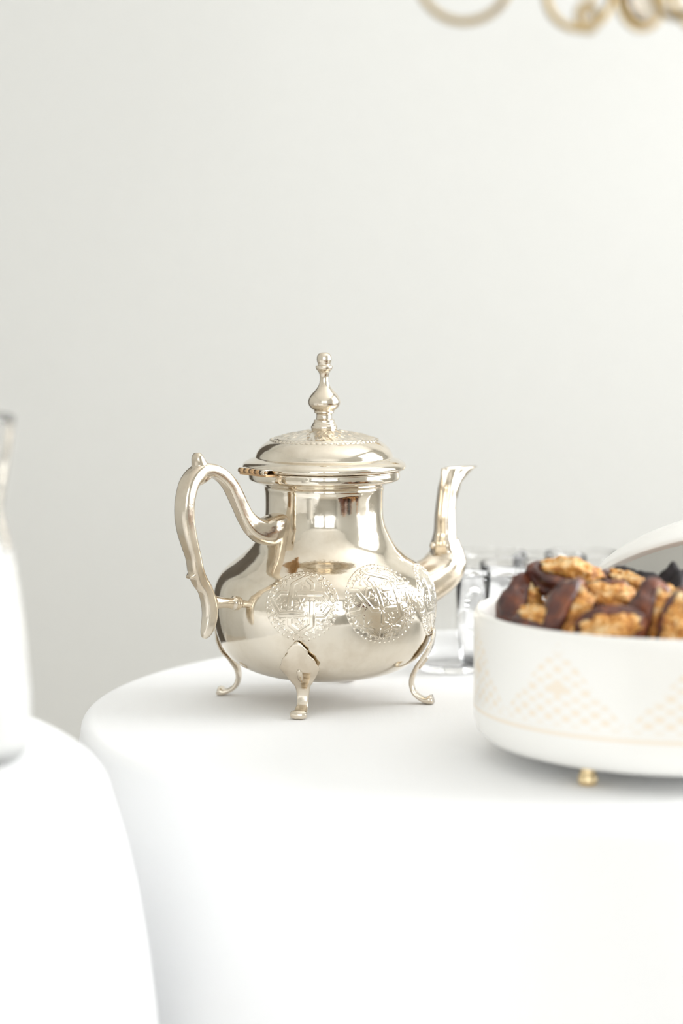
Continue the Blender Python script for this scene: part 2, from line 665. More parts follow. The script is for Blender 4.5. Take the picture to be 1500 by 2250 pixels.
def border(U, V, n=26):
    a = np.arctan2(V, U)
    rad = np.hypot(U, V)
    k = np.round(a / (2 * PI / n)) * (2 * PI / n)
    cx, cy = 0.925 * np.cos(k), 0.925 * np.sin(k)
    d = np.hypot(U - cx, V - cy)
    arcs = np.clip(1 - ((d - 0.075) / 0.024) ** 2, 0, 1) + 0.7 * np.clip(1 - ((d - 0.125) / 0.018) ** 2, 0, 1)
    return np.where(rad < 0.935, arcs, 0)


def ground(U, V):
    return 0.16 * (0.5 + 0.5 * np.sin(U * 150) * np.sin(V * 150))


def knot_medallion(U, V):
    a, b = 0.30, 0.29
    L = [
        # pieces that pass under
        [(-a, 0.02), (-a, -0.58), (-0.02, -0.80)], [(0.0, -b), (0.62, -b), (0.83, 0.0)],
        [(a, 0.0), (a, 0.56), (0.04, 0.80)], [(0.0, b), (-0.62, b), (-0.83, 0.03)],
        # pieces that pass over
        [(-0.83, 0.03), (-0.60, -b), (0.08, -b)], [(a, 0.05), (a, -0.58), (-0.02, -0.80)],
        [(-0.08, b), (0.62, b), (0.83, 0.0)], [(-a, -0.05), (-a, 0.56), (0.04, 0.80)],
    ]
    rad = np.hypot(U, V)
    st = straps(U, V, L, 0.066)
    fl = np.zeros_like(U)
    for c, r, p in (((0, 0), 0.22, 8), ((-0.56, 0), 0.17, 5), ((0.56, 0), 0.17, 5), ((0, 0.54), 0.17, 5), ((0, -0.54), 0.17, 5),
                    ((0.56, 0.56), 0.14, 6), ((-0.56, 0.56), 0.14, 6), ((0.56, -0.56), 0.15, 6), ((-0.56, -0.56), 0.14, 6)):
        fl = np.maximum(fl, rosette(U, V, c, r, p, 0.4))
    H = np.where(st >= 0, st, np.maximum(ground(U, V), 0.45 * fl))
    H = np.where(rad > 0.80, np.where(st > 0, H, np.maximum(0.7 * border(U, V), 0.0)), H)
    return np.where(rad > 0.95, 0, H) + 0.9 * beads(U, V, 42, 1.0, 0.030)


def star_medallion(U, V):
    def c(*p):
        return [((x - 600) / 500.0, (765 - y) / 600.0) for x, y in p]
    L = [
        c((110, 930), (270, 900), (330, 780), (400, 595), (470, 590)),
        c((150, 600), (250, 610), (320, 720), (430, 890), (600, 885)),
        c((520, 380), (450, 440), (480, 470), (550, 860)),
        c((1010, 550), (960, 580), (940, 860), (820, 885)),
        c((560, 930), (555, 1080), (800, 1170), (790, 1290)),
        c((545, 1270), (550, 1170), (640, 1130)),
        c((980, 590), (900, 585), (600, 600)),
        c((370, 180), (450, 310), (740, 430), (770, 560), (775, 640)),
        c((600, 885), (780, 880)),
        c((770, 620), (820, 1010), (720, 1080)),
        c((1000, 700), (1030, 820), (1100, 850)),
    ]
    rad = np.hypot(U, V)
    st = straps(U, V, L, 0.056)
    fl = np.zeros_like(U)
    for cc, r, p in (((0.08, 0.02), 0.2, 8), ((-0.5, 0.62), 0.24, 7), ((0.55, 0.55), 0.24, 7), ((-0.55, -0.58), 0.28, 7), ((0.6, -0.5), 0.24, 7),
                     ((0.12, -0.42), 0.14, 5), ((0.13, 0.48), 0.16, 5), ((-0.82, 0.0), 0.13, 5), ((0.1, 0.82), 0.13, 5), ((0.1, -0.78), 0.12, 5), ((-0.28, 0.1), 0.12, 5), ((0.5, 0.08), 0.13, 5)):
        fl = np.maximum(fl, rosette(U, V, cc, r, p, 0.2))
    H = np.where(st >= 0, st, np.maximum(ground(U, V), 0.6 * fl))
    H = np.where((rad > 0.86) & (st < 0), 0.6 * border(U, V), H)
    return np.where(rad > 0.97, 0, H) + 0.9 * beads(U, V, 48, 1.01, 0.028)


def s_at(py):
    z = zpx(py)
    j = len(BZ) - 1 - np.arange(len(BZ))
    return float(np.interp(z, BZ[::-1], BS[::-1]))


relief_patch('medallion', -11.3, s_at(1293), 77 * S, knot_medallion, 0.00048)
relief_patch('medallion', 32.5, s_at(1291), 90 * S, star_medallion, 0.00050)
relief_patch('medallion', 77.0, s_at(1304), 84 * S, knot_medallion, 0.00055)

# neck flange (the lip the lid sits on)
lathe('neck_rim', spline([(128 * S, zpx(1074)), (131 * S, zpx(1067)), (140 * S, zpx(1061)), (156 * S, zpx(1056)), (163.5 * S, zpx(1052)), (165.5 * S, zpx(1046)),
                          (165 * S, zpx(1036)), (162 * S, zpx(1031.5)), (120 * S, zpx(1031))], 5), M['silver'], pot, 200)
# lid
lid_pts = [(120, 1030.5), (170, 1030.5), (176, 1029), (178.5, 1025), (178, 1020), (174, 1015), (166, 1010.5), (156, 1006.5), (151, 1004), (149.5, 1000), (147.5, 994), (142, 985),
           (134, 977), (124, 970), (112, 964.5), (98, 959.5), (84, 956), (70, 953), (54, 950), (42, 947.5), (35, 945), (28, 943)]
lp = [(r * S, zpx(y)) for r, y in lid_pts]
lprof = [lp[0]] + [tuple(p) for p in spline(lp[1:], 6)] + [(0.0, lp[-1][1])]
lid = lathe('lid', lprof, M['silver'], pot, 256)
# engraved border around the top of the lid
LR = np.array([p[0] for p in lprof[:-1]])
LZ = np.array([p[1] for p in lprof[:-1]])
n_t, n_r = 900, 70
th = np.linspace(0, 2 * PI, n_t, endpoint=False)
rr = np.linspace(34 * S, 126 * S, n_r)
TH, RRm = np.meshgrid(th, rr)
q = (RRm - rr[0]) / (rr[-1] - rr[0])
arc = TH * 110 * S
edge = 0.90 + 0.02 * np.cos(TH * 60)
fl = np.clip(np.sin(TH * 16 + 5 * q) * np.sin(q * 13) * 1.3, 0, 1) + 0.5 * np.clip(np.cos(TH * 32 - 9 * q), 0, 1) * (q > 0.35)
Hh = np.where(q < 0.84, 0.55 * fl + 0.18 * (0.5 + 0.5 * np.sin(TH * 260) * np.sin(q * 80)), 0)
Hh = np.maximum(Hh, np.clip(1 - ((q - edge) / 0.022) ** 2, 0, 1))
Hh = np.maximum(Hh, 0.8 * np.clip(1 - ((q - 0.83) / 0.016) ** 2, 0, 1))
Hh = Hh * 0.0008 + 0.0001
Hh[0, :] = Hh[-1, :] = -0.0003
zi = np.interp(RRm[:, 0], LR[::-1], LZ[::-1])
zz = zi[:, None] + Hh
V = np.stack([RRm * np.cos(TH), RRm * np.sin(TH), zz], -1).reshape(-1, 3)
Fc = []
for i in range(n_r - 1):
    for k in range(n_t):
        k2 = (k + 1) % n_t
        Fc.append((i * n_t + k, (i + 1) * n_t + k, (i + 1) * n_t + k2, i * n_t + k2))
link('engraved_border', mesh(V.tolist(), Fc), M['silver'], lid)
# finial
fin = [(27, 944), (28.5, 941), (28.5, 936), (26.5, 933.5), (25, 930), (23, 927), (22.5, 922.5), (19, 921), (17.5, 918), (17, 912), (18, 908.5), (21.5, 907), (21.5, 903.5), (24, 900.5), (30, 895.5), (34, 889),
       (35, 882), (33, 874.5), (28, 866.5), (20, 857.5), (13.5, 849), (10.2, 840), (9.4, 830), (10.5, 822), (13.5, 815.5), (17, 811.5), (18.5, 807.5), (18, 804), (14.5, 802.3),
       (13.6, 799.8), (15.6, 794), (16.2, 788.5), (15.2, 782), (12, 777.3), (6.5, 774.6), (0, 774)]
fp = spline([(r * S, zpx(y)) for r, y in fin], 4)
lathe('finial', [(0, zpx(944))] + [(max(0, p[0]), p[1]) for p in fp[:-1]] + [(0.0, fp[-1][1])], M['cast'], lid, 64)

# hinge on the handle side
HA = -53
hd, ht = az_dir(HA), Vector((math.cos(math.radians(HA)), math.sin(math.radians(HA)), 0))
hz = zpx(1036, PY - 0.033)
hc = hd * (190 * S) + Vector((0, 0, hz))
hinge = lathe('hinge', [(0, -0.0145), (0.0007, -0.0145), (0.0007, 0.0145), (0, 0.0145)], M['brass'], pot, 12)   # the pin
rot = Matrix((ht, hd.cross(ht), hd)).transposed()
rot = Matrix((hd, Vector((0, 0, 1)), ht)).transposed()
hinge.matrix_local = Matrix.Translation(hc) @ rot.to_4x4()
for k in range(5):
    z0 = -0.0138 + k * 0.00555
    ro = 0.00165
    ri = 0.0008
    lathe('knuckle', [(ri, z0), (ro, z0), (ro, z0 + 0.0052), (ri, z0 + 0.0052), (ri, z0)], M['silver'] if k == 4 else M['brass'], hinge, 24)
# upper and lower leaves (local x = outwards, y = up, z = along the barrel)
boxes('hinge_leaf', [(-0.0105, 0.0004, 0.0011, 0.0017, -0.0138, 0.0139)], M['silver'], hinge, 0.0002)
boxes('hinge_leaf', [(-0.0085, 0.0002, -0.0027, -0.0012, -0.0142, 0.0139)], M['brass'], hinge, 0.0002)


def sweep(pts, deg, sub=5, seg=24, sq=3.0, lobes=0):
    """pts: (rho, z, half in plane, half across); returns verts and faces of a closed solid in pot space"""
    rows = spline([tuple(p)[:4] for p in pts], sub)
    fix = [1.0 if len(p) > 4 else 0.0 for p in pts]
    d = az_dir(deg)
    tdir = Vector((math.cos(math.radians(deg)), math.sin(math.radians(deg)), 0))
    V, Fc = [], []
    n = len(rows)
    for i, p in enumerate(rows):
        a, b = rows[max(0, i - 1)], rows[min(n - 1, i + 1)]
        tr, tz = b[0] - a[0], b[1] - a[1]
        L = math.hypot(tr, tz) or 1
        tr, tz = tr / L, tz / L
        q = i / sub
        j = min(int(q), len(fix) - 1)
        w = fix[j] + (q - j) * (fix[min(j + 1, len(fix) - 1)] - fix[j])
        tr, tz = tr * (1 - w), tz * (1 - w) + w
        L = math.hypot(tr, tz) or 1
        nr, nz = -tz / L, tr / L
        for k in range(seg):
            t = 2 * PI * k / seg
            c, s = math.cos(t), math.sin(t)
            m = 1 + (0.055 * math.cos(lobes * t) if lobes else 0)
            x = abs(c) ** (2 / sq) * (1 if c > 0 else -1) * max(p[2], 1e-4) * m
            y = abs(s) ** (2 / sq) * (1 if s > 0 else -1) * max(p[3], 1e-4) * m
            V.append(d * (p[0] + nr * x) + Vector((0, 0, p[1] + nz * x)) + tdir * y)
    for i in range(n - 1):
        for k in range(seg):
            k2 = (k + 1) % seg
            Fc.append((i * seg + k, (i + 1) * seg + k, (i + 1) * seg + k2, i * seg + k2))
    Fc.append(tuple(range(seg)))
    Fc.append(tuple(reversed(range((n - 1) * seg, n * seg))))
    return V, Fc


def merged(name, solids, mat, parent, voxel, smooth_it=6):
    V, Fc = [], []
    for v, f in solids:
        n = len(V)
        V += list(v)
        Fc += [tuple(i + n for i in q) for q in f]
    me = mesh(V, Fc)
    bm = bmesh.new()
    bm.from_mesh(me)
    bmesh.ops.recalc_face_normals(bm, faces=bm.faces)
    bm.to_mesh(me)
    bm.free()
    o = link(name, me, mat, parent)
    r = o.modifiers.new('union', 'REMESH')
    r.mode = 'VOXEL'
    r.voxel_size = voxel
    r.use_smooth_shade = True
    s = o.modifiers.new('soften', 'SMOOTH')
    s.factor = 0.5
    s.iterations = smooth_it
    return o


# handle: centre line measured in the plane that holds it
AH = -50


def hpt(px, py, hp, ht_):
    r, z = in_plane(px, py, AH)
    k = S * (1 - 0.643 * r / PY)
    return (r, z, hp * k * 1.22, ht_ * k * 1.12)


H1 = [hpt(*p) for p in [(632, 1157, 29, 28), (603, 1163, 27, 26), (588, 1167, 26, 25), (572, 1166, 22, 21), (554, 1154, 18, 16), (539, 1135, 14.5, 14), (527, 1110, 13.5, 14), (516, 1086, 13, 15), (502, 1061, 12, 16),
                        (483, 1042, 12, 16.5), (460, 1032, 12, 17), (437, 1037, 14, 18), (417, 1060, 14, 20), (407, 1095, 13, 21), (405, 1130, 13, 21), (409, 1164, 13, 20),
                        (417, 1197, 12, 18), (425, 1226, 11, 16.5), (430, 1253, 12, 16), (438, 1275, 13, 14), (451, 1297, 12, 13.5), (459, 1325, 13, 13.5), (461, 1350, 13, 13),
                        (457, 1375, 11.5, 12), (451, 1394, 8, 9), (448, 1403, 3, 4)]]
H2 = [hpt(*p) for p in [(452, 1052, 24, 15), (443, 1034, 18, 15), (436, 1014, 12, 14), (434, 1002, 9, 12), (434, 995, 5, 7)]]
H3 = [hpt(*p) for p in [(436, 1252, 6, 13), (422, 1264, 7, 13), (413, 1269, 3, 8)]]
H4 = [hpt(*p) for p in [(456, 1324, 22, 10), (466, 1324, 17, 10), (476, 1324, 12, 10), (492, 1324, 10, 10), (508, 1325, 10, 10), (513, 1325, 13, 12.5), (518, 1325, 13, 12.5), (523, 1325, 10.5, 10.5), (533, 1326, 13, 12), (542, 1327, 20, 17), (550, 1328, 22, 20)]]
merged('handle', [sweep(H1, AH, sq=3.8), sweep(H2, AH, sq=2.4), sweep(H3, AH, sq=2.6), sweep(H4, AH, sq=2.0)], M['cast'], pot, 0.00040, 5)

# spout
AS = 130


def spt(px, py, hp, ht_, *fx):
    r, z = in_plane(px, py, AS)
    k = S * (1 + 0.643 * r / PY)
    return (r, z, hp * k, ht_ * k) + fx


P1 = [spt(*p) for p in [(900, 1296, 54, 52), (925, 1286, 52, 50), (946, 1274, 50, 48), (963, 1260, 49, 47), (974, 1244, 48, 46), (979, 1227, 44, 44), (980, 1212, 37, 37),
                        (978, 1200, 32, 33), (977, 1190, 31, 31), (976, 1180, 25, 26), (977, 1167, 23, 24), (977.5, 1131, 22, 22), (981, 1092, 21, 21), (985, 1070, 24, 21, 1),
                        (991, 1053, 29, 20, 1), (999, 1040, 38, 19, 1), (1005, 1032, 45, 19, 1), (1009, 1027, 50, 19, 1)]]
V1, F1 = sweep(P1, AS, seg=64, sq=2.0, lobes=6)
# hollow the mouth: drop the end cap, turn the wall over and run it down inside
seg = 64
F1 = F1[:-1]
last = V1[-seg:]
cz = sum((v for v in last), Vector()) / seg
base_n = len(V1)
inner = [(0.93, 0.0003), (0.86, -0.0006), (0.70, -0.004), (0.5, -0.010), (0.36, -0.02)]
cx_shift = az_dir(AS) * (-0.0075)
for f, dz in inner:
    sh = cx_shift * min(1, -dz / 0.012) if dz < 0 else Vector()
    for v in last:
        V1.append(cz + (v - cz) * f + Vector((0, 0, dz)) + sh)
prev = base_n - seg
for j in range(len(inner)):
    cur = base_n + j * seg
    for k in range(seg):
        k2 = (k + 1) % seg
        F1.append((prev + k, cur + k, cur + k2, prev + k2))
    prev = cur
F1.append(tuple(reversed(range(prev, prev + seg))))
link('spout', mesh(V1, F1), M['cast'], pot)
# cast knops on the spout's swelling
for (px, py, hr) in ((950, 1199, 7), (1010, 1234, 11)):
    r, z = in_plane(px, py, AS)
    kb = bmesh.new()
    bmesh.ops.create_icosphere(kb, subdivisions=3, radius=hr * S)
    me = bpy.data.meshes.new('m')
    kb.to_mesh(me)
    kb.free()
    o = link('spout_knop', me, M['cast'], pot)
    o.location = az_dir(AS) * r + Vector((0, 0, z))
    o.scale = (1, 1, 1.25)

# feet
leg_px = [(246, 1372, 3, 3), (246, 1378, 12, 5), (245, 1387, 20, 5), (243, 1398, 24, 5), (239, 1411, 34, 6), (233, 1424, 42, 6), (225, 1437, 41, 7), (214, 1450, 33, 8), (206, 1463, 24, 9),
          (199, 1476, 18, 9.5), (196, 1490, 15, 9.5), (197, 1501, 14, 9.5), (201, 1512, 14, 9.5), (210, 1521, 15, 10), (221, 1527, 17, 10.5), (231, 1529, 19.5, 14), (238, 1527.5, 20, 18), (243, 1526, 18, 17)]


def leg_mesh(seg=28):
    rows = spline([(r * S, zpx(y), w * S, t * S * 0.55) for r, y, w, t in leg_px], 4)
    V, Fc = [], []
    n = len(rows)
    for i, p in enumerate(rows):
        a, b = rows[max(0, i - 1)], rows[min(n - 1, i + 1)]
        tr, tz = b[0] - a[0], b[1] - a[1]
        L = math.hypot(tr, tz) or 1
        nr, nz = -tz / L, tr / L
        wav = 1 + (0.045 * math.sin(i * 0.9) if 4 < i < 24 else 0)
        for k in range(seg):
            t = 2 * PI * k / seg
            c, s = math.cos(t), math.sin(t)
            x = abs(c) ** 0.6 * (1 if c > 0 else -1) * p[3]
            y = abs(s) ** 0.7 * (1 if s > 0 else -1) * p[2] * wav
            rho = p[0] + nr * x
            ang = y / max(rho, 0.03) * (1.0 if p[2] > 0.006 else 0.9)
            V.append((rho * math.sin(ang), -rho * math.cos(ang), p[1] + nz * x))
    for i in range(n - 1):
        for k in range(seg):
            k2 = (k + 1) % seg
            Fc.append((i * seg + k, i * seg + k2, (i + 1) * seg + k2, (i + 1) * seg + k))
    Fc.append(tuple(reversed(range(seg))))
    Fc.append(tuple(range((n - 1) * seg, n * seg)))
    return mesh(V, Fc)


lm = leg_mesh()
zmin = min(v.co.z for v in lm.vertices)
# stretch the foot end so that it just stands on the cloth
for v in lm.vertices:
    f = max(0, min(1, (zpx(1470) - v.co.z) / (zpx(1470) - zmin)))
    v.co.z -= (zmin - 0.0002) * f
rib_v, rib_f = tube_verts([(0, -231 * S, zpx(1432)), (0, -227 * S, zpx(1437)), (0, -218 * S, zpx(1448)), (0, -211 * S, zpx(1457)), (0, -207 * S, zpx(1461))],
                          [3 * S, 6.5 * S, 7 * S, 6.5 * S, 3 * S], 14)
rib_me = mesh(rib_v, rib_f)
first = None
for az in (-13, 77, 167, 257):
    if first is None:
        lg = link('foot', lm, M['cast'], pot)
        rb = link('rib', rib_me, M['cast'], lg)
        first = (lg, rb)
    else:
        lg = first[0].copy()
        COL.objects.link(lg)
        rb = first[1].copy()
        COL.objects.link(rb)
        lg.parent = pot
        rb.parent = lg
    lg.rotation_euler = (0, 0, math.radians(az))

# ------------------------------------------------------------------ footed dish
BX, BY = 0.1885, 1.335
dish = empty('footed_dish', (BX, BY, TZ), 'round white ceramic dish printed with pale gold diamonds, on small gold feet', 'dish')
BRD = 0.1145
dp = [(0.0, 0.0095), (0.080, 0.0095), (0.1000, 0.0100), (0.1080, 0.0125), (0.1125, 0.0170), (0.1142, 0.0230), (BRD, 0.031), (BRD, 0.045), (BRD, 0.060), (BRD, 0.0785),
      (0.1142, 0.0815), (0.1130, 0.0835), (0.1113, 0.0840), (0.1100, 0.0825), (0.1096, 0.079), (0.1095, 0.055), (0.1060, 0.0475), (0.098, 0.0440), (0.0, 0.0435)]
shell = lathe('shell', dp, M['print'], dish, 180)
uvl = shell.data.uv_layers.new(name='print')
ROT0 = 270 - 1.3
for poly in shell.data.polygons:
    cs = [shell.data.vertices[i].co for i in poly.vertices]
    angs = [math.degrees(math.atan2(c.y, c.x)) for c in cs]
    if max(angs) - min(angs) > 180:
        angs = [a + 360 if a < 0 else a for a in angs]
    outer = all(math.hypot(c.x, c.y) > 0.1135 for c in cs)
    for li, c, a in zip(poly.loop_indices, cs, angs):
        uvl.data[li].uv = ((a - ROT0) / 40.0 + 0.5 + 20, (c.z - 0.0315) / 0.0475 if outer else -1.0)
fprof = [(0, 0.0), (0.0025, 0.0), (0.0044, 0.0008), (0.0053, 0.0026), (0.0051, 0.0045), (0.0041, 0.0070), (0.0036, 0.0088), (0.0037, 0.0098), (0, 0.0098)]
fme = lathe_mesh([(0, 0.0)] + [tuple(p) for p in spline(fprof[1:-1], 4)] + [(0, 0.0098)], 32)
lf = None
for a in (232, 322, 52, 142):
    p = (0.094 * math.cos(math.radians(a)), 0.094 * math.sin(math.radians(a)), 0)
    if lf is None:
        lf = link('foot', fme, M['gold'], dish)
        o = lf
    else:
        o = lf.copy()
        COL.objects.link(o)
        o.parent = dish
    o.location = p

# lid of the dish, propped open behind it
LT = math.radians(34)
LRAD = 0.103
lid_out = [(LRAD - 0.005, 0.0), (LRAD - 0.001, 0.0), (LRAD, 0.0012), (LRAD - 0.0008, 0.0045), (0.0955, 0.0125), (0.085, 0.0225), (0.062, 0.0355), (0.032, 0.0425), (0.0, 0.044)]
lid_in = [(LRAD - 0.005, 0.0), (LRAD - 0.0057, 0.0012), (0.0945, 0.0060), (0.088, 0.0130), (0.078, 0.0205), (0.058, 0.0315), (0.030, 0.0382), (0.0, 0.0395)]
dl = lathe('dish_lid', [(max(0, p[0]), p[1]) for p in spline(lid_out, 4)][:-1] + [(0.0, 0.044)], M['ceramic'], None, 120)
lathe('shaded_inside', [(max(0, p[0]), p[1]) for p in spline(lid_in, 4)][:-1] + [(0.0, 0.0395)], M['lid_shade'], dl, 120)  # inner face of the lid, its shade painted as a grey tone
tag(dl, 'domed white ceramic lid propped open behind the heap of stuffed dates', 'lid')
dl.location = (0.246, BY + 0.157, TZ + 0.0605)
dl.rotation_euler = (-LT, 0, 0)
dl.rotation_euler = (LT * -1, 0, 0)


# ------------------------------------------------------------------ dates, walnuts, prunes
def blob(n_sub, fn):
    bm = bmesh.new()
    bmesh.ops.create_icosphere(bm, subdivisions=n_sub, radius=1.0)
    for v in bm.verts:
        v.co = fn(v.co.copy())
    me = bpy.data.meshes.new('m')
    bm.to_mesh(me)
    bm.free()
    return me


def flesh_fn(seed):
    o = Vector((seed * 3.1, seed * 1.7, seed * 0.9))

    def f(c):
        x, y, z = c
        L, W, Hh = 0.0200, 0.0122, 0.0112
        groove = math.exp(-(y / 0.42) ** 2) * max(0, z) * 0.95 * max(0, 1 - abs(x) ** 3)
        w = 1 + 0.26 * noise.noise(c * 1.7 + o) - 0.10 * abs(noise.noise(c * 3.3 + o)) + 0.07 * noise.noise(Vector((x * 2, y * 7, z * 7)) + o)
        lip = 1 + 0.25 * max(0, z) * (1 - abs(x))
        return Vector((x * L * w, y * W * w * lip, (z - groove) * Hh * w))
    return f


def nut_fn(seed):
    o = Vector((seed * 2.3, seed * 5.1, seed))

    def f(c):
        n1 = noise.noise(c * 2.1 + o)
        n2 = abs(noise.noise(c * 3.6 + o))
        r = 1 + 0.34 * n1 - 0.62 * n2 + 0.16 + 0.10 * noise.noise(c * 7 + o)
        k = 0.10 * math.exp(-(c.y / 0.18) ** 2)
        r -= k
        return Vector((c.x * 0.0150 * r, c.y * 0.0066 * r, c.z * 0.0076 * r + 0.0062))
    return f


def prune_fn(seed):
    o = Vector((seed * 4.3, seed * 0.7, seed * 2))

    def f(c):
        r = 1 + 0.35 * noise.noise(c * 1.5 + o) - 0.35 * abs(noise.noise(c * 3.0 + o))
        return Vector((c.x * 0.0175 * r, c.y * 0.0105 * r, c.z * 0.0090 * r))
    return f


flesh_me = [blob(4, flesh_fn(s)) for s in (1, 2, 3)]
nut_me = [blob(4, nut_fn(s)) for s in (4, 5, 6, 7)]
prune_me = [blob(4, prune_fn(s)) for s in (1, 5)]
for me, mt_ in [(m, M['date']) for m in flesh_me] + [(m, M['walnut']) for m in nut_me] + [(m, M['prune']) for m in prune_me]:
    me.materials.append(mt_)
    me.polygons.foreach_set('use_smooth', [True] * len(me.polygons))


def basis(Lv, Nv):
    x = Vector(Lv).normalized()
    z = Vector(Nv)
    z = (z - x * z.dot(x)).normalized()
    y = z.cross(x)
    return Matrix((x, y, z)).transposed().to_4x4()


count = [0]


def stuffed_date(loc, Lv, Nv, label, sc=1.0, group='walnut-stuffed dates heaped in the dish'):
    i = count[0]
    count[0] += 1
    r = bpy.data.objects.new('stuffed_date', None)
    r.empty_display_size = 0.01
    COL.objects.link(r)
    r.matrix_world = Matrix.Translation(loc) @ basis(Lv, Nv) @ Matrix.Scale(sc, 4)
    a = bpy.data.objects.new('date_skin', flesh_me[i % 3])
    b = bpy.data.objects.new('walnut', nut_me[i % 4])
    for o in (a, b):
        COL.objects.link(o)
        o.parent = r
    tag(r, label, 'stuffed date', group)
    return r


def prune(loc, Lv, Nv, label, sc=1.0, k=0):
    p = bpy.data.objects.new('prune', prune_me[k])
    COL.objects.link(p)
    p.matrix_world = Matrix.Translation(loc) @ basis(Lv, Nv) @ Matrix.Scale(sc, 4)
    tag(p, label, 'prune', 'black prunes at the back of the heap')
    return p


D = BY - 1.36
shown = [
    (1136, 1340, 1.325, (0.30, 0.10, 0.95), (0.85, -0.45, -0.05), 'stuffed date leaning at the left end of the dish rim, walnut facing right', 1.0),
    (1246, 1280, 1.325, (0.96, 0.1, -0.27), (0.22, -0.42, 0.88), 'big stuffed date lying highest on the heap, walnut along its top edge', 1.10),
    (1240, 1350, 1.285, (0.40, 0.25, 0.88), (0.80, -0.60, -0.05), 'dark upright stuffed date in front of the highest one, walnut triangle facing right', 1.05),
    (1340, 1322, 1.300, (0.95, 0.2, -0.20), (0.0, -0.80, 0.60), 'stuffed date under the right end of the highest date, walnut facing forward', 0.95),
    (1375, 1306, 1.330, (0.80, 0.2, -0.50), (-0.1, -0.45, 0.90), 'stuffed date just left of the black prune wedge, pale crumbs on its walnut', 0.95),
    (1340, 1385, 1.262, (0.95, -0.1, 0.12), (0.45, -0.80, 0.35), 'stuffed date low against the rim with a pale walnut at its right end', 1.0),
    (1425, 1355, 1.275, (0.20, 0.1, 0.95), (0.75, -0.65, 0.1), 'upright reddish stuffed date with a narrow walnut strip on its right side', 1.0),
    (1492, 1375, 1.262, (0.25, 0.0, 0.95), (-0.35, -0.90, 0.2), 'stuffed date at the picture edge whose walnut faces forward over the rim', 1.0),
    (1190, 1376, 1.288, (0.9, -0.3, -0.25), (0.2, -0.5, 0.8), 'stuffed date low at the rim between the left end and the dark upright one', 0.85),
    (1475, 1335, 1.315, (0.9, 0.2, -0.3), (0.1, -0.6, 0.75), 'stuffed date beneath the lumpy black prune near the picture edge', 1.0),
]
placed = []
for px, py, Y, Lv, Nv, lab, sc in shown:
    loc = at_depth(px, py, Y)
    stuffed_date(loc, Lv, Nv, lab, sc)
    placed.append(loc)
for px, py, Y, Lv, Nv, lab, sc, k in [
        (1412, 1294, 1.338, (0.86, 0.1, -0.5), (0.2, -0.4, 0.8), 'long black prune wedge sloping down to the right before the open lid', 1.12, 0),
        (1470, 1303, 1.320, (0.45, 0.3, 0.75), (0.3, -0.9, 0.2), 'lumpy upright black prune in front of the open lid at the picture edge', 1.0, 1)]:
    loc = at_depth(px, py, Y)
    prune(loc, Lv, Nv, lab, sc, k)
    placed.append(loc)

rnd = random.Random(21)


def fill(z, rmax, num, dmin, label, avoid=0.0):
    got, tries = 0, 0
    mine = []
    while got < num and tries < 4000:
        tries += 1
        a, r = rnd.uniform(0, 2 * PI), rmax * math.sqrt(rnd.random())
        p = Vector((BX + r * math.cos(a), BY + r * math.sin(a), TZ + z + rnd.uniform(-0.002, 0.002)))
        if any((p - q).length < dmin for q in mine) or any((p - q).length < avoid for q in placed):
            continue
        t = rnd.uniform(0, 2 * PI)
        # keep the long axis tangential near the wall so that no date pokes through it
        if r > rmax * 0.6:
            t = a + PI / 2 + rnd.uniform(-0.35, 0.35)
        tilt = rnd.uniform(-0.2, 0.2)
        stuffed_date(p, (math.cos(t), math.sin(t), tilt), (rnd.uniform(-0.5, 0.5), rnd.uniform(-0.6, 0.3), 0.8), label, rnd.uniform(0.88, 1.0), 'stuffed dates filling the dish below the heap')
        mine.append(p)
        got += 1
    placed.extend(mine)


fill(0.057, 0.085, 26, 0.027, 'walnut-stuffed date in the bottom layer of the dish, buried under the heap', 0.016)
fill(0.075, 0.085, 26, 0.027, 'walnut-stuffed date in the middle layer of the dish, among the heap', 0.022)
fill(0.090, 0.070, 16, 0.026, 'walnut-stuffed date in the top layer at the far right of the dish', 0.028)


# ------------------------------------------------------------------ tea glasses behind
def glass_mesh(h, r0, r1):
    w = 0.0010
    p = [(0, 0.0), (r0 - 0.002, 0.0), (r0, 0.0015), (r0 + (r1 - r0) * 0.5, h * 0.5), (r1, h - 0.0008), (r1 - w / 2, h), (r1 - w, h - 0.0008), (r0 + (r1 - r0) * 0.5 - w, h * 0.5),
         (r0 - w, 0.006), (r0 - w - 0.004, 0.0040), (0, 0.0036)]
    return lathe_mesh(p, 64)


gm = glass_mesh(0.066, 0.0225, 0.0265)
gm.materials.append(M['glass'])
gm.polygons.foreach_set('use_smooth', [True] * len(gm.polygons))
glasses = [
    (992, 1.620, 'clear tea glass nearest the teapot spout, just right of the pot'),
    (1083, 1.630, 'clear tea glass between the spout and the left end of the dish'),
    (1135, 1.675, 'clear tea glass in the second row, behind the left end of the dates'),
    (1075, 1.735, 'clear tea glass in the back row, farthest left'),
    (1205, 1.715, 'clear tea glass in the back row, behind the highest date'),
    (1275, 1.735, 'clear tea glass in the back row, nearest the open lid'),
]
for px, Y, lab in glasses:
    o = bpy.data.objects.new('tea_glass', gm)
    COL.objects.link(o)
    o.location = ((px - 750) * Y * 1.012 / F, Y, TZ + 0.0004)
    tag(o, lab, 'glass', 'clear tea glasses behind the teapot and the dish')

# ------------------------------------------------------------------ milk carafe on the left table
CY = 1.138
KC = CY * 1.012 / F
CXP = -140
cz0 = TZ + 0.0405
car = empty('milk_carafe', ((CXP - 750) * KC, CY, cz0), 'tall flared glass carafe of milk at the left picture edge', 'carafe')


def cz(py):
    return at_depth(30, py, CY).z - cz0


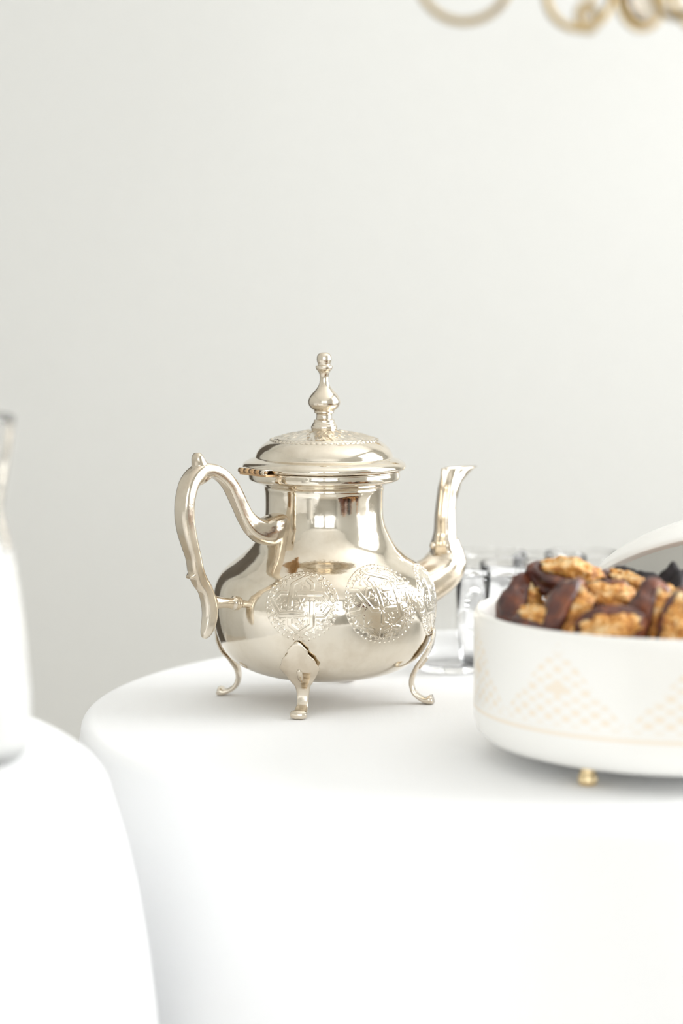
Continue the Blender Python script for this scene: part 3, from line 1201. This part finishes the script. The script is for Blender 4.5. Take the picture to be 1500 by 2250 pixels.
outer = [((x - CXP) * KC, cz(y)) for x, y in [(38, 1668), (52, 1655), (60, 1630), (65, 1590), (66, 1550), (63, 1490), (58, 1420), (51, 1350), (42, 1285), (32, 1225), (18, 1170), (10, 1131), (12, 1100), (18, 1065),
                                              (27, 1010), (34, 960), (40, 920)]]
z0 = outer[0][1]
outer = [(r, z - z0) for r, z in outer]
op = [tuple(p) for p in spline(outer, 4)]
wl = 0.0026
top_r, top_z = op[-1]
ip = [(r - wl, z) for r, z in op if z > 0.007]
lathe('carafe_glass', [(0, 0.0)] + op + [(top_r - wl / 2, top_z + 0.001)] + ip[::-1] + [(ip[0][0] - 0.008, 0.0045), (0, 0.004)], M['carafe'], car, 96)
mz = cz(1212) - z0
mp_ = [(r + 0.0004, z) for r, z in ip if z < mz]
lathe('milk', [(0, 0.0036), (mp_[0][0] - 0.008, 0.0040)] + mp_ + [(mp_[-1][0] - 0.001, mz), (0, mz)], M['milk'], car, 96)

# ------------------------------------------------------------------ ring chandelier, far behind and above
CHY = 2.50
KH = CHY * 1.012 / F
ch = empty('chandelier', ((1440 - 750) * KH, CHY, RZ), 'brass ring chandelier hanging at the upper right, far behind the table', 'chandelier')


def chp(px, py, dy=0.0):
    p = at_depth(px, py, CHY + dy)
    return p - Vector(ch.location)


lathe('canopy', [(0, 0), (0.06, 0), (0.055, -0.015), (0.012, -0.03), (0, -0.03)], M['gold'], ch, 48)
cpt = chp(1440, -110)
tube('rod', [(0, 0, -0.02), (0, 0, cpt.z + 0.02)], 0.006, M['gold'], ch, 16)
lathe('hub', [(0, cpt.z + 0.03), (0.02, cpt.z + 0.025), (0.032, cpt.z + 0.005), (0.026, cpt.z - 0.015), (0.01, cpt.z - 0.028), (0, cpt.z - 0.03)], M['gold'], ch, 40)
# each ring: centre pixel, radius, turn about the vertical, depth offset, holds a smoked disc?
for px, py, R, turn, dy, disc in [(1020, -58, 101, 0, 0.0, False), (1271, -12, 70, 10, -0.06, False), (1290, 38, 28, 40, 0.02, True), (1408, -2, 62, 35, 0.03, True), (1490, -40, 72, -50, -0.05, False), (1560, -20, 90, 20, 0.0, False)]:
    c = chp(px, py, dy)
    t = math.radians(turn)
    u = Vector((math.cos(t), math.sin(t), 0))
    pts = [c + u * (R * KH * math.cos(a)) + Vector((0, 0, R * KH * math.sin(a))) for a in np.linspace(0, 2 * PI, 64, endpoint=False)]
    rg = tube('ring', pts, 8.5 * KH, M['chand'], ch, 14, closed=True)
    if disc:
        dm = lathe('glass_disc', [(0, -0.0015), (R * KH * 0.97, -0.0015), (R * KH * 0.97, 0.0015), (0, 0.0015)], M['smoke'], rg, 48)
        dm.matrix_local = Matrix.Translation(c) @ Matrix.Rotation(t, 4, 'Z') @ Matrix.Rotation(PI / 2, 4, 'X')
    # arm from the hub to the top of the ring
    topv = c + Vector((0, 0, R * KH))
    h = Vector((0, 0, cpt.z))
    mid = (topv + h) / 2 + Vector((0, 0, 0.03))
    tube('arm', [tuple(p) for p in spline([tuple(h), tuple(mid), tuple(topv)], 8)], 0.0028, M['gold'], ch, 10)
